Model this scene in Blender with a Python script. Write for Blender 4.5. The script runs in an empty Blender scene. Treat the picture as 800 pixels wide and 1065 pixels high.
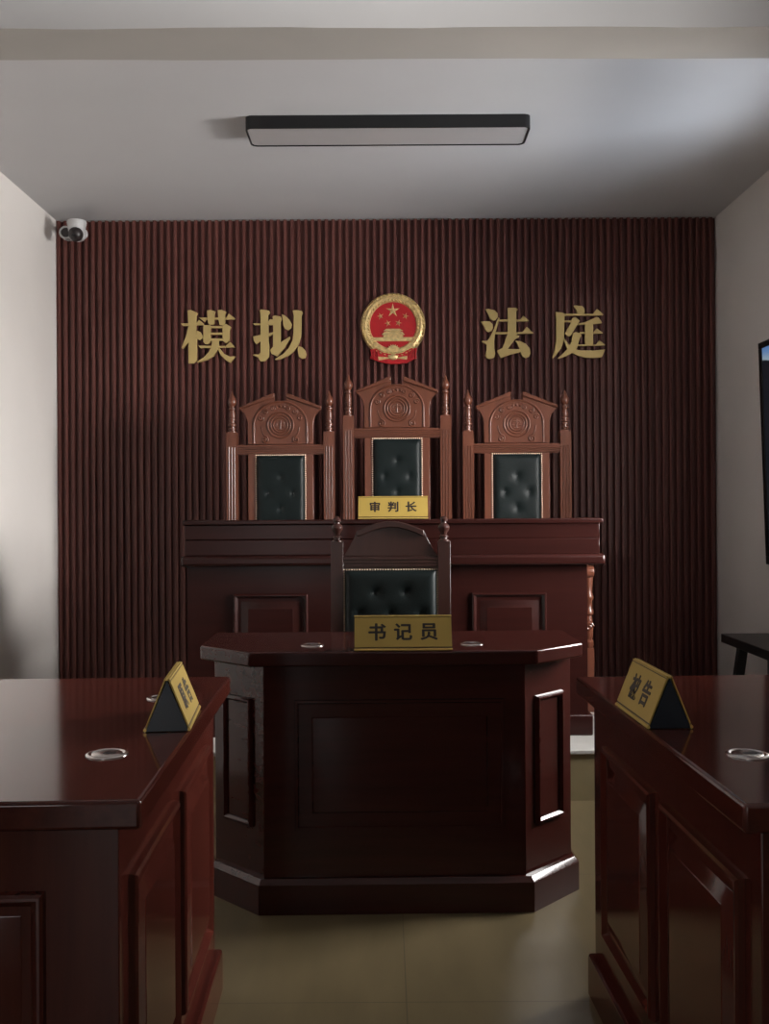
import bpy, bmesh, math, random
from mathutils import Vector, Matrix
random.seed(7)
PI = math.pi
R = math.radians
scene = bpy.context.scene
COL = scene.collection

# ------------------------------------------------------------------ materials
def new_mat(name):
    m = bpy.data.materials.new(name); m.use_nodes = True
    nt = m.node_tree
    return m, nt, nt.nodes['Principled BSDF']

def link(nt, a, b): nt.links.new(a, b)

def plain(name, col, rough=0.5, metal=0.0, spec=0.5, noise=0.0, nscale=8.0, bump=0.0, bscale=60.0, coat=0.0, ior=None):
    m, nt, b = new_mat(name)
    b.inputs['Roughness'].default_value = rough
    b.inputs['Metallic'].default_value = metal
    b.inputs['Specular IOR Level'].default_value = spec
    b.inputs['Coat Weight'].default_value = coat
    b.inputs['Coat Roughness'].default_value = 0.08
    tc = nt.nodes.new('ShaderNodeTexCoord')
    n = nt.nodes.new('ShaderNodeTexNoise'); n.inputs['Scale'].default_value = nscale
    n.inputs['Detail'].default_value = 4
    link(nt, tc.outputs['Object'], n.inputs['Vector'])
    r = nt.nodes.new('ShaderNodeValToRGB')
    r.color_ramp.elements[0].position = 0.3; r.color_ramp.elements[1].position = 0.7
    r.color_ramp.elements[0].color = (*[c * (1 - noise) for c in col], 1)
    r.color_ramp.elements[1].color = (*[min(1, c * (1 + noise)) for c in col], 1)
    link(nt, n.outputs['Fac'], r.inputs['Fac']); link(nt, r.outputs['Color'], b.inputs['Base Color'])
    if bump:
        n2 = nt.nodes.new('ShaderNodeTexNoise'); n2.inputs['Scale'].default_value = bscale
        n2.inputs['Detail'].default_value = 3
        link(nt, tc.outputs['Object'], n2.inputs['Vector'])
        bp = nt.nodes.new('ShaderNodeBump'); bp.inputs['Strength'].default_value = bump
        bp.inputs['Distance'].default_value = 0.01
        link(nt, n2.outputs['Fac'], bp.inputs['Height']); link(nt, bp.outputs['Normal'], b.inputs['Normal'])
    return m

def wood(name, c0, c1, rough=0.14, axis=2, spec=0.5, scale=1.0):
    """lacquered timber with long grain along one axis"""
    m, nt, b = new_mat(name)
    tc = nt.nodes.new('ShaderNodeTexCoord')
    mp = nt.nodes.new('ShaderNodeMapping')
    s = [22 * scale] * 3; s[axis] = 1.6 * scale
    mp.inputs['Scale'].default_value = s
    link(nt, tc.outputs['Object'], mp.inputs['Vector'])
    n = nt.nodes.new('ShaderNodeTexNoise'); n.inputs['Scale'].default_value = 1.6
    n.inputs['Detail'].default_value = 6; n.inputs['Roughness'].default_value = 0.6
    link(nt, mp.outputs['Vector'], n.inputs['Vector'])
    r = nt.nodes.new('ShaderNodeValToRGB')
    r.color_ramp.elements[0].position = 0.3; r.color_ramp.elements[1].position = 0.75
    r.color_ramp.elements[0].color = (*c0, 1); r.color_ramp.elements[1].color = (*c1, 1)
    link(nt, n.outputs['Fac'], r.inputs['Fac']); link(nt, r.outputs['Color'], b.inputs['Base Color'])
    b.inputs['Roughness'].default_value = rough
    b.inputs['Specular IOR Level'].default_value = spec
    return m

M = {}
M['wall'] = plain('wall_paint', (0.72, 0.685, 0.65), 0.75, noise=0.03, nscale=2.0, bump=0.08, bscale=25)
M['ceil'] = plain('ceiling_paint', (0.56, 0.555, 0.56), 0.8, noise=0.03, nscale=1.5, bump=0.05, bscale=10)
M['beamshade'] = plain('beam_underside_shade', (0.40, 0.38, 0.35), 0.85, noise=0.04, nscale=3, bump=0.05, bscale=10)  # darker colour stands in for the shade under the beam
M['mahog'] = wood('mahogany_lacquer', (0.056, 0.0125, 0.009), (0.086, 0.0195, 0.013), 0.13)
M['mahogx'] = wood('mahogany_lacquer_crosswise', (0.056, 0.0125, 0.009), (0.086, 0.0195, 0.013), 0.13, axis=0)
M['mahogy'] = wood('mahogany_top_lacquer', (0.048, 0.011, 0.008), (0.080, 0.018, 0.012), 0.10, axis=1)
M['mahogd'] = wood('dark_mahogany_crosswise', (0.028, 0.0068, 0.0054), (0.040, 0.0095, 0.0074), 0.14, axis=0, spec=0.34)
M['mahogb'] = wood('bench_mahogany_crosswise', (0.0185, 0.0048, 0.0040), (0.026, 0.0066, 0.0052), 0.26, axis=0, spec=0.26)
M['chairw'] = wood('chair_wood', (0.095, 0.030, 0.016), (0.150, 0.048, 0.026), 0.3)
M['chairx'] = wood('chair_wood_crosswise', (0.095, 0.030, 0.016), (0.150, 0.048, 0.026), 0.3, axis=0)
M['leather'] = plain('dark_green_leather', (0.0055, 0.0095, 0.0095), 0.45, spec=0.22, noise=0.15, nscale=30, bump=0.12, bscale=220)
M['brass'] = plain('brass_nail', (0.85, 0.66, 0.5), 0.35, metal=0.2)
M['button'] = plain('leather_button', (0.003, 0.004, 0.004), 0.4)
M['gold'] = plain('gold_letter_metal', (0.56, 0.42, 0.17), 0.45, metal=0.45, noise=0.06, nscale=6)
M['goldside'] = plain('gold_emblem_metal', (0.62, 0.46, 0.21), 0.42, metal=0.5, noise=0.25, nscale=60)
M['goldplate'] = plain('gold_plate', (0.44, 0.305, 0.07), 0.4, metal=0.2, noise=0.05, nscale=5)
M['goldbead'] = plain('gold_plate_edge', (0.62, 0.45, 0.13), 0.3, metal=0.5)
M['groove'] = plain('plate_groove', (0.06, 0.035, 0.012), 0.5)
M['ink'] = plain('dark_lettering', (0.012, 0.006, 0.006), 0.5)
M['navy'] = plain('dark_end_panel', (0.010, 0.016, 0.024), 0.25)
M['red'] = plain('emblem_red', (0.40, 0.010, 0.014), 0.35, noise=0.08, nscale=40)
M['chrome'] = plain('brushed_chrome', (0.62, 0.58, 0.56), 0.22, metal=1.0)
M['dark'] = plain('dark_cap', (0.02, 0.015, 0.015), 0.35)
M['black'] = plain('black_metal', (0.008, 0.008, 0.009), 0.4)
M['blackwood'] = plain('black_bench_paint', (0.012, 0.013, 0.013), 0.33, noise=0.2, nscale=20)
M['diff'] = plain('white_diffuser', (0.42, 0.405, 0.405), 0.45)
M['white'] = plain('white_plastic', (0.52, 0.52, 0.52), 0.45)
M['tan'] = plain('platform_riser_board', (0.20, 0.16, 0.085), 0.55, noise=0.08, nscale=6)
M['grey'] = plain('platform_top_cover', (0.38, 0.37, 0.35), 0.6, noise=0.06, nscale=10)
M['skirt'] = plain('skirting', (0.05, 0.03, 0.02), 0.4)

def slat_mat():
    m, nt, b = new_mat('slat_cladding')
    tc = nt.nodes.new('ShaderNodeTexCoord')
    mp = nt.nodes.new('ShaderNodeMapping'); mp.inputs['Scale'].default_value = (25.7, 25.7, 0.7)
    link(nt, tc.outputs['Object'], mp.inputs['Vector'])
    n = nt.nodes.new('ShaderNodeTexNoise'); n.inputs['Scale'].default_value = 2.2; n.inputs['Detail'].default_value = 6
    link(nt, mp.outputs['Vector'], n.inputs['Vector'])
    n3 = nt.nodes.new('ShaderNodeTexNoise'); n3.inputs['Scale'].default_value = 0.35; n3.inputs['Detail'].default_value = 1
    mp3 = nt.nodes.new('ShaderNodeMapping'); mp3.inputs['Scale'].default_value = (25.7, 1, 0.02)
    link(nt, tc.outputs['Object'], mp3.inputs['Vector']); link(nt, mp3.outputs['Vector'], n3.inputs['Vector'])
    mx = nt.nodes.new('ShaderNodeMath'); mx.operation = 'ADD'
    link(nt, n.outputs['Fac'], mx.inputs[0]); link(nt, n3.outputs['Fac'], mx.inputs[1])
    r = nt.nodes.new('ShaderNodeValToRGB')
    r.color_ramp.elements[0].position = 0.35; r.color_ramp.elements[1].position = 0.68
    mh = nt.nodes.new('ShaderNodeMath'); mh.operation = 'MULTIPLY'; mh.inputs[1].default_value = 0.5
    link(nt, mx.outputs[0], mh.inputs[0]); link(nt, mh.outputs[0], r.inputs['Fac'])
    r.color_ramp.elements[0].color = (0.084, 0.025, 0.020, 1)
    r.color_ramp.elements[1].color = (0.145, 0.048, 0.038, 1)
    link(nt, r.outputs['Color'], b.inputs['Base Color'])
    b.inputs['Roughness'].default_value = 0.5; b.inputs['Specular IOR Level'].default_value = 0.4
    return m
M['slat'] = slat_mat()

def floor_mat():
    m, nt, b = new_mat('floor_tiles')
    tc = nt.nodes.new('ShaderNodeTexCoord')
    mp = nt.nodes.new('ShaderNodeMapping'); mp.inputs['Location'].default_value = (-0.045, -2.32, 0)
    link(nt, tc.outputs['Object'], mp.inputs['Vector'])
    br = nt.nodes.new('ShaderNodeTexBrick'); br.offset = 0.0
    br.inputs['Scale'].default_value = 1.0
    br.inputs['Mortar Size'].default_value = 0.0016
    br.inputs['Mortar Smooth'].default_value = 0.3
    br.inputs['Brick Width'].default_value = 0.8; br.inputs['Row Height'].default_value = 0.8
    link(nt, mp.outputs['Vector'], br.inputs['Vector'])
    n = nt.nodes.new('ShaderNodeTexNoise'); n.inputs['Scale'].default_value = 1.0; n.inputs['Detail'].default_value = 8
    m2 = nt.nodes.new('ShaderNodeMapping'); m2.inputs['Scale'].default_value = (9, 2, 1)
    link(nt, tc.outputs['Object'], m2.inputs['Vector']); link(nt, m2.outputs['Vector'], n.inputs['Vector'])
    r = nt.nodes.new('ShaderNodeValToRGB')
    r.color_ramp.elements[0].position = 0.3; r.color_ramp.elements[1].position = 0.75
    r.color_ramp.elements[0].color = (0.100, 0.078, 0.041, 1); r.color_ramp.elements[1].color = (0.140, 0.109, 0.058, 1)
    link(nt, n.outputs['Fac'], r.inputs['Fac'])
    link(nt, r.outputs['Color'], br.inputs['Color1']); link(nt, r.outputs['Color'], br.inputs['Color2'])
    br.inputs['Mortar'].default_value = (0.062, 0.048, 0.027, 1)
    link(nt, br.outputs['Color'], b.inputs['Base Color'])
    b.inputs['Roughness'].default_value = 0.38; b.inputs['Specular IOR Level'].default_value = 0.35
    return m
M['floor'] = floor_mat()

def screen_mat():
    """a lit display: a strip of blue sky over a dark hillside picture"""
    m, nt, b = new_mat('display_picture')
    tc = nt.nodes.new('ShaderNodeTexCoord')
    sx = nt.nodes.new('ShaderNodeSeparateXYZ'); link(nt, tc.outputs['Object'], sx.inputs[0])
    n = nt.nodes.new('ShaderNodeTexNoise'); n.inputs['Scale'].default_value = 2.5
    link(nt, tc.outputs['Object'], n.inputs['Vector'])
    ma = nt.nodes.new('ShaderNodeMath'); ma.operation = 'MULTIPLY_ADD'
    ma.inputs[1].default_value = 0.15
    link(nt, n.outputs['Fac'], ma.inputs[0]); link(nt, sx.outputs['Z'], ma.inputs[2])
    r = nt.nodes.new('ShaderNodeValToRGB')
    e = r.color_ramp.elements
    e[0].position = 0.0; e[0].color = (0.006, 0.007, 0.010, 1)
    e[1].position = 1.0; e[1].color = (0.05, 0.10, 0.30, 1)
    a = e.new(0.49); a.color = (0.006, 0.007, 0.010, 1)
    a = e.new(0.52); a.color = (0.24, 0.31, 0.36, 1)
    a = e.new(0.70); a.color = (0.10, 0.19, 0.36, 1)
    mr = nt.nodes.new('ShaderNodeMapRange')
    mr.inputs['From Min'].default_value = 0.42; mr.inputs['From Max'].default_value = 0.60
    link(nt, ma.outputs[0], mr.inputs['Value']); link(nt, mr.outputs[0], r.inputs['Fac'])
    b.inputs['Base Color'].default_value = (0.005, 0.005, 0.007, 1)
    link(nt, r.outputs['Color'], b.inputs['Emission Color'])
    b.inputs['Emission Strength'].default_value = 1.0
    b.inputs['Roughness'].default_value = 0.3
    return m
M['screen'] = screen_mat()

# ------------------------------------------------------------------ mesh builder
class MB:
    def __init__(s): s.v = []; s.f = []
    def add(s, vs, fs, mat=None):
        o = len(s.v)
        for p in vs:
            p = Vector(p)
            s.v.append(mat @ p if mat else p)
        s.f += [tuple(i + o for i in f) for f in fs]
        return s
    def box(s, x0, x1, y0, y1, z0, z1, mat=None):
        vs = [(x, y, z) for z in (z0, z1) for y in (y0, y1) for x in (x0, x1)]
        return s.add(vs, [(0, 2, 3, 1), (4, 5, 7, 6), (0, 1, 5, 4), (2, 6, 7, 3), (0, 4, 6, 2), (1, 3, 7, 5)], mat)
    def lathe(s, prof, seg=20, mat=None):
        """prof: (radius, z) list bottom to top around local z"""
        vs = []; fs = []
        for r, z in prof:
            for k in range(seg):
                a = 2 * PI * k / seg
                vs.append((r * math.cos(a), r * math.sin(a), z))
        for i in range(len(prof) - 1):
            for k in range(seg):
                k2 = (k + 1) % seg
                fs.append((i * seg + k, i * seg + k2, (i + 1) * seg + k2, (i + 1) * seg + k))
        fs.append(tuple(reversed(range(seg))))
        fs.append(tuple((len(prof) - 1) * seg + k for k in range(seg)))
        return s.add(vs, fs, mat)
    def tube(s, pts, r, seg=8, closed=False, mat=None, taper=None):
        pts = [Vector(p) for p in pts]; n = len(pts)
        vs = []; fs = []
        for i, p in enumerate(pts):
            a = pts[(i - 1) % n] if (closed or i > 0) else p
            c = pts[(i + 1) % n] if (closed or i < n - 1) else p
            t = (c - a).normalized()
            up = Vector((0, 1, 0)) if abs(t.y) < 0.9 else Vector((1, 0, 0))
            u = t.cross(up).normalized(); w = t.cross(u).normalized()
            rr = r * (taper(i / max(1, n - 1)) if taper else 1)
            for k in range(seg):
                an = 2 * PI * k / seg
                vs.append(p + u * rr * math.cos(an) + w * rr * math.sin(an))
        m = n if closed else n - 1
        for i in range(m):
            j = (i + 1) % n
            for k in range(seg):
                k2 = (k + 1) % seg
                fs.append((i * seg + k, j * seg + k, j * seg + k2, i * seg + k2))
        if not closed:
            fs.append(tuple(range(seg))); fs.append(tuple(reversed([(n - 1) * seg + k for k in range(seg)])))
        return s.add(vs, fs, mat)
    def prism(s, outline, d0, d1, mat=None):
        """outline in (x,z); extruded along y from d0 to d1"""
        n = len(outline)
        vs = [(x, d0, z) for x, z in outline] + [(x, d1, z) for x, z in outline]
        fs = [tuple(range(n)), tuple(reversed(range(n, 2 * n)))]
        for i in range(n):
            j = (i + 1) % n
            fs.append((i, i + n, j + n, j))
        return s.add(vs, fs, mat)
    def prismz(s, outline, z0, z1, mat=None):
        n = len(outline)
        vs = [(x, y, z0) for x, y in outline] + [(x, y, z1) for x, y in outline]
        fs = [tuple(reversed(range(n))), tuple(range(n, 2 * n))]
        for i in range(n):
            j = (i + 1) % n
            fs.append((i, j, j + n, i + n))
        return s.add(vs, fs, mat)
    def loops(s, w, h, steps, mat=None):
        """nested rectangles in the x-z plane, raised towards -y: steps = (inset, height)"""
        vs = []; fs = []
        for ins, ht in steps:
            x = w / 2 - ins; z = h / 2 - ins
            vs += [(-x, -ht, -z), (x, -ht, -z), (x, -ht, z), (-x, -ht, z)]
        for i in range(len(steps) - 1):
            for k in range(4):
                k2 = (k + 1) % 4
                fs.append((i * 4 + k, i * 4 + k2, i * 4 + 4 + k2, i * 4 + 4 + k))
        o = (len(steps) - 1) * 4
        fs.append((o, o + 1, o + 2, o + 3)); fs.append((3, 2, 1, 0))
        return s.add(vs, fs, mat)
    def build(s, name, mat, parent=None, loc=None, rz=0, bevel=0, bseg=2, angle=35, recalc=True):
        me = bpy.data.meshes.new(name)
        me.from_pydata([tuple(p) for p in s.v], [], s.f)
        bm = bmesh.new(); bm.from_mesh(me)
        if recalc: bmesh.ops.recalc_face_normals(bm, faces=bm.faces)
        bm.to_mesh(me); bm.free()
        me.materials.append(mat)
        me.shade_smooth(); me.set_sharp_from_angle(angle=R(angle))
        o = bpy.data.objects.new(name, me); COL.objects.link(o)
        if parent: o.parent = parent
        if loc: o.location = loc
        if rz: o.rotation_euler.z = rz
        if bevel:
            b = o.modifiers.new('edge', 'BEVEL'); b.width = bevel; b.segments = bseg
            b.limit_method = 'ANGLE'; b.angle_limit = R(40); b.harden_normals = False
        return o

def tag(o, label, cat, group=None):
    o['label'] = label; o['category'] = cat
    if group: o['group'] = group
    return o
def thing(name, label, cat, loc=(0, 0, 0), rz=0, group=None):
    o = bpy.data.objects.new(name, None); COL.objects.link(o)
    o.empty_display_size = 0.1
    o.location = loc; o.rotation_euler = (0, 0, rz)
    return tag(o, label, cat, group)
def struct(name, mb, mat, parent=None, **k):
    o = mb.build(name, mat, parent, **k)
    o['kind'] = 'structure'
    return o
def dup(root, loc, rz, label):
    r = root.copy(); COL.objects.link(r); r.location = loc; r.rotation_euler = (0, 0, rz); r['label'] = label
    def rec(src, dst):
        for ch in list(src.children):
            c = ch.copy(); COL.objects.link(c); c.parent = dst
            rec(ch, c)
    rec(root, r)
    return r
def T(x=0, y=0, z=0): return Matrix.Translation((x, y, z))

# ------------------------------------------------------------------ room
XL, XR, YB, YF, H = -1.858, 1.896, 5.60, -2.6, 2.815
struct('floor', MB().box(XL - .3, XR + .3, YF - .2, YB + .2, -0.1, 0), M['floor'])
struct('ceiling', MB().box(XL - .3, XR + .3, YF - .2, YB + .2, H, H + .1), M['ceil'])
struct('wall_left', MB().box(XL - .24, XL, YF - .2, YB + .2, 0, H), M['wall'])
wb = struct('wall_back', MB().box(XL, XR, YB, YB + .2, 0, H), M['wall'])
# fluted timber cladding: one ribbed sheet
def slat_sheet():
    mb = MB(); p = 0.03904; d = 0.025; x0 = -1.855; x1 = XR - 0.002
    prof = []
    x = x0
    while x + p <= x1 + 1e-4:
        w = 0.0212
        prof += [(x, 0), (x + .001, d - .004), (x + .004, d), (x + w - .004, d), (x + w - .001, d - .004), (x + w, 0), (x + p, 0)]
        x += p
    n = len(prof); z0, z1 = 0.0, H - 0.006
    vs = [(a, YB - 0.007 - b, z0) for a, b in prof] + [(a, YB - 0.007 - b, z1) for a, b in prof]
    fs = [(i, i + 1, i + 1 + n, i + n) for i in range(n - 1)]
    # top return and sides so the sheet is closed onto the wall
    vs += [(prof[0][0], YB, z0), (prof[-1][0], YB, z0), (prof[0][0], YB, z1), (prof[-1][0], YB, z1)]
    b = 2 * n
    fs += [(0, n, b + 2, b), (n - 1, b + 1, b + 3, 2 * n - 1)]
    for i in range(0, n - 1):
        pass
    fs.append(tuple([n + i for i in range(n)] + [b + 3, b + 2]))
    return mb.add(vs, fs)
sl = slat_sheet().build('slat_cladding', M['slat'], wb, angle=50)

# right wall with a window opening (out of the frame, behind the beam)
WY0, WY1, WZ0, WZ1 = 3.10, 3.95, 1.00, 2.20
w = MB()
VY0, VY1, VZ0, VZ1 = -1.7, 0.9, 1.92, 2.50  # unseen second opening, added and sized to steer fill light onto the beam
w.box(XR, XR + .24, YF - .2, VY0, 0, H); w.box(XR, XR + .24, VY1, WY0, 0, H); w.box(XR, XR + .24, WY1, YB + .2, 0, H)
for a, b_, c0, c1 in ((VY0, VY1, VZ0, VZ1), (WY0, WY1, WZ0, WZ1)):
    w.box(XR, XR + .24, a, b_, 0, c0); w.box(XR, XR + .24, a, b_, c1, H)
struct('wall_right', w, M['wall'])
for nm, (y0, y1, z0, z1) in (('window_1', (WY0, WY1, WZ0, WZ1)), ('fill_slot_frame', (VY0, VY1, VZ0, VZ1))):
    w = MB(); ym = (y0 + y1) / 2
    for a, b_ in ((y0, y0 + .04), (y1 - .04, y1), (ym - .02, ym + .02)):
        w.box(XR + .16, XR + .20, a, b_, z0, z1)
    w.box(XR + .16, XR + .20, y0, y1, z0, z0 + .04); w.box(XR + .16, XR + .20, y0, y1, z1 - .04, z1)
    struct(nm, w, M['white'])
# wall behind the camera; framed doorway added to let a fill lamp in
struct('wall_front', MB().box(XL, -1.5, YF - .2, YF, 0, H).box(-.5, XR, YF - .2, YF, 0, H).box(-1.5, -.5, YF - .2, YF, 2.1, H), M['wall'])
struct('fill_doorway_frame', MB().box(-1.5, -1.45, YF - .22, YF + .02, 0, 2.1).box(-.55, -.5, YF - .22, YF + .02, 0, 2.1).box(-1.45, -.55, YF - .22, YF + .02, 2.05, 2.1), M['white'])
# downstand beam across the room, plaster edges slightly uneven
w = MB(); n = 40
prof_rows = []
rows = [[], [], [], []]
for i in range(n + 1):
    x = XL + (XR - XL) * i / n
    j1 = 0.004 * math.sin(i * 0.7) + random.uniform(-.002, .002); j2 = 0.003 * math.sin(i * 0.45 + 1) + random.uniform(-.0015, .0015)
    yo = 0.012 * (x / 1.9)
    rows[0].append((x, 2.825 + yo, H)); rows[1].append((x, 2.825 + yo + j1, 2.553))
    rows[2].append((x, 3.025 + yo + j2, 2.553)); rows[3].append((x, 3.025 + yo, H))
vs = sum(rows, []); m_ = n + 1
fs = []
for a in range(3):
    for i in range(n): fs.append((a * m_ + i, a * m_ + i + 1, (a + 1) * m_ + i + 1, (a + 1) * m_ + i))
fs.append((0, m_, 2 * m_, 3 * m_)); fs.append((n, 2 * m_ - 1, 3 * m_ - 1, 4 * m_ - 1))
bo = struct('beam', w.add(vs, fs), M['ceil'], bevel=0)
bo.data.materials.append(M['beamshade'])
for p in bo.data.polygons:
    if abs(p.normal.z) > .7: p.material_index = 1  # shade painted on the underside faces
DZ = 0.205

# ------------------------------------------------------------------ platform under the bench
t = thing('platform', 'low platform with grey top and tan riser under the judges bench', 'platform', (0, 0, 0))
MB().box(-1.25, 1.36, 3.90, YB - .034, 0, DZ - .018).build('riser', M['tan'], t)
MB().box(-1.256, 1.366, 3.886, YB - .034, DZ - .018, DZ).build('platform_top', M['grey'], t, bevel=.004)

# ------------------------------------------------------------------ raised panel
STEPS = [(0, 0.0), (.002, .009), (.006, .013), (.010, .0135), (.021, .0025), (.034, .0025), (.036, .0035), (.062, .011), (.064, .0125)]
FLAT = STEPS[:4] + [(.0165, .007), (.017, .0025), (.024, .0025)]
def panel(parent, w, h, cx, cy, cz, rz=0, name='raised_panel', steps=STEPS, mat=None, k=None):
    """panel whose face looks along local -y, placed with rotation rz about z"""
    k = k or min(1.0, min(w, h) / 0.20)
    st = [(a * k, b) for a, b in steps]
    return MB().loops(w, h, st).build(name, mat or M['mahog'], parent, loc=(cx, cy, cz), rz=rz, angle=25)

def grommet(parent, x, y, z, r=.035):
    g = MB().lathe([(r, 0), (r, .0012), (r - .002, .0028), (r - .006, .0030), (r - .008, .002), (r - .009, .001)], 40).build('cable_grommet', M['chrome'], parent, loc=(x, y, z), angle=50)
    c = MB().lathe([(r - .0095, 0), (r - .0095, .0018), (r - .011, .0024)], 32)
    c.build('grommet_cap', M['chrome'], g)
    MB().box(-.006, .014, -.004, .006, .0022, .0030).build('cable_slot', M['dark'], g)
    return g

# ------------------------------------------------------------------ name plates
def lettering(parent, chars, pitch, size, y_face, slope, z_mid, name='character'):
    """characters laid on the sloping face of a plate"""
    n = len(chars)
    for i, ch in enumerate(chars):
        mb = MB()
        cu = bpy.data.curves.new('glyph', 'FONT'); cu.body = ch; cu.size = size; cu.align_x = 'CENTER'
        cu.offset = size * 0.006; cu.extrude = 0.0006; cu.resolution_u = 4
        ob = bpy.data.objects.new('glyph', cu); COL.objects.link(ob)
        dg = bpy.context.evaluated_depsgraph_get(); dg.update()
        me = bpy.data.meshes.new_from_object(ob.evaluated_get(dg))
        xs = [v.co.x for v in me.vertices]; ys = [v.co.y for v in me.vertices]
        cx = (min(xs) + max(xs)) / 2; cy = (min(ys) + max(ys)) / 2
        mt = Matrix.Translation((0, y_face, z_mid)) @ Matrix.Rotation(slope, 4, 'X') @ Matrix.Translation(((i - (n - 1) / 2) * pitch, 0, 0)) @ Matrix.Rotation(R(90), 4, 'X') @ Matrix.Translation((-cx, -cy, 0))
        for k_, (dx_, dy_) in enumerate(((0, 0), (1, 0), (-1, 0), (0, .8), (0, -.8))):
            m2 = mt @ Matrix.Translation((dx_ * size * .028, dy_ * size * .022, k_ * .00008))
            mb.add([v.co for v in me.vertices], [tuple(p.vertices) for p in me.polygons], m2)
        bpy.data.objects.remove(ob); bpy.data.curves.remove(cu); bpy.data.meshes.remove(me)
        mb.build(name, M['ink'], parent, recalc=False)

def name_plate(label, chars, L, loc, rz, pitch=.075, size=.050):
    t = thing('name_plate', label, 'name plate', loc, rz)
    hb, hh = .040, .095
    sl_ = math.atan2(hb - .002, hh)       # lean of the faces
    ln = math.hypot(hb - .002, hh)
    for sgn, nm in ((-1, 'face_plate'), (1, 'rear_plate')):
        mb = MB()
        # sheet with two fine grooves near its lower edge
        zs = [(0, 0), (0, .0030), (.006, .0030), (.0065, .0012), (.0095, .0012), (.010, .0028), (ln - .006, .0028), (ln - .0055, .0016), (ln - .004, .0016), (ln - .0035, .0030), (ln, .0030), (ln, 0)]
        vs = [(-L / 2, -b, a) for a, b in zs] + [(L / 2, -b, a) for a, b in zs]
        k = len(zs)
        fs = [(i, i + 1, i + 1 + k, i + k) for i in range(k - 1)] + [(0, k, 2 * k - 1, k - 1), tuple(range(k)), tuple(range(2 * k - 1, k - 1, -1))]
        mt = Matrix.Translation((0, sgn * hb, 0.001)) @ Matrix.Rotation(-sl_ if sgn < 0 else sl_, 4, 'X')
        if sgn > 0: mt = mt @ Matrix.Rotation(PI, 4, 'Z')
        mb.add(vs, fs, mt)
        fp = mb.build(nm, M['goldplate'], t, angle=20)
        gm = mt @ Matrix.Translation((0, 0, 0))
        MB().box(-L / 2, L / 2, -.0018, -.0010, .0066, .0094, gm).box(-L / 2, L / 2, -.0022, -.0014, ln - .0054, ln - .0041, gm).build('groove_line', M['groove'], fp)
    for sx in (-1, 1):
        x0 = sx * (L / 2 + .0005); x1 = sx * (L / 2 - .003)
        o = [(-hb + .001, .001), (hb - .001, .001), (0, hh - .002)]
        vs = [(x0, a, b) for a, b in o] + [(x1, a, b) for a, b in o]
        MB().add(vs, [(0, 1, 2), (5, 4, 3), (0, 3, 4, 1), (1, 4, 5, 2), (2, 5, 3, 0)]).build('end_panel', M['navy'], t)
    bd = MB()
    bd.tube([(-L / 2 - .001, 0, hh), (L / 2 + .001, 0, hh)], .0022)
    for sgn in (-1, 1):
        bd.tube([(-L / 2 - .001, sgn * hb, .0035), (L / 2 + .001, sgn * hb, .0035)], .0032)
    bd.build('edge_bead', M['goldbead'], t)
    lettering(t, chars, pitch, size, -hb - .0028 + math.sin(sl_) * ln * .54, -sl_, .001 + math.cos(sl_) * ln * .54)
    return t

# ------------------------------------------------------------------ judges' bench
BX = 0.020
b = thing('judges_bench', 'long dark mahogany judges bench with raised front screen on the platform', 'bench', (0, 0, 0))
by = 4.15; bw0, bw1 = -0.835, 0.856; byb = 4.50
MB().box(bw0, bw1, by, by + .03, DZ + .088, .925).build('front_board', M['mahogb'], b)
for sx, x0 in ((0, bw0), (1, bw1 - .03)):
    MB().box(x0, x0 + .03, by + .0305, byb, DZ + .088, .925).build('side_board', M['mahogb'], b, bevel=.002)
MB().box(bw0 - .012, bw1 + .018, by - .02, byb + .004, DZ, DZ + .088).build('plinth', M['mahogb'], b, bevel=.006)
# ledge moulding with a rounded nose
prof = [(0, .925), (-.035, .925), (-.052, .934), (-.060, .946), (-.058, .962), (-.048, .971), (0, .973)]
wt = MB()
out = [(4.02 + .13 - .045 + 0, 0)]
lx0, lx1 = -0.868, 0.938
wt.box(lx0 + .012, lx1 - .012, 4.10, byb + .02, .9255, .972)
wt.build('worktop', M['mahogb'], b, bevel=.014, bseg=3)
ux0, ux1 = -0.842, 0.905
g = MB()
g.box(ux0, ux1, 4.128, 4.158, .9725, 1.036)
g.box(ux0 + .002, ux1 - .002, 4.131, 4.158, 1.036, 1.040)
g.box(ux0, ux1, 4.128, 4.158, 1.040, 1.100)
for x0 in (ux0, ux1 - .025): g.box(x0, x0 + .025, 4.1585, 4.49, .9725, 1.100)
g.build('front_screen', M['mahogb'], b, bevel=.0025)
g = MB().box(ux0 - .008, ux1 + .014, 4.117, 4.185, 1.1005, 1.121)
for x0, x1 in ((ux0 - .008, ux0 + .03), (ux1 - .03, ux1 + .014)): g.box(x0, x1, 4.185, 4.50, 1.1005, 1.121)
g.build('screen_cap', M['mahogb'], b, bevel=.005)
for px in (281, 405, 529):
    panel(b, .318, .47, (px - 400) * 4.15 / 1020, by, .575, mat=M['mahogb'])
name_plate('gold name plate reading 审判长 on top of the judges bench', '审判长', .293, (.036, 4.163, 1.1215), 0, pitch=.0765, size=.049)

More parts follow.
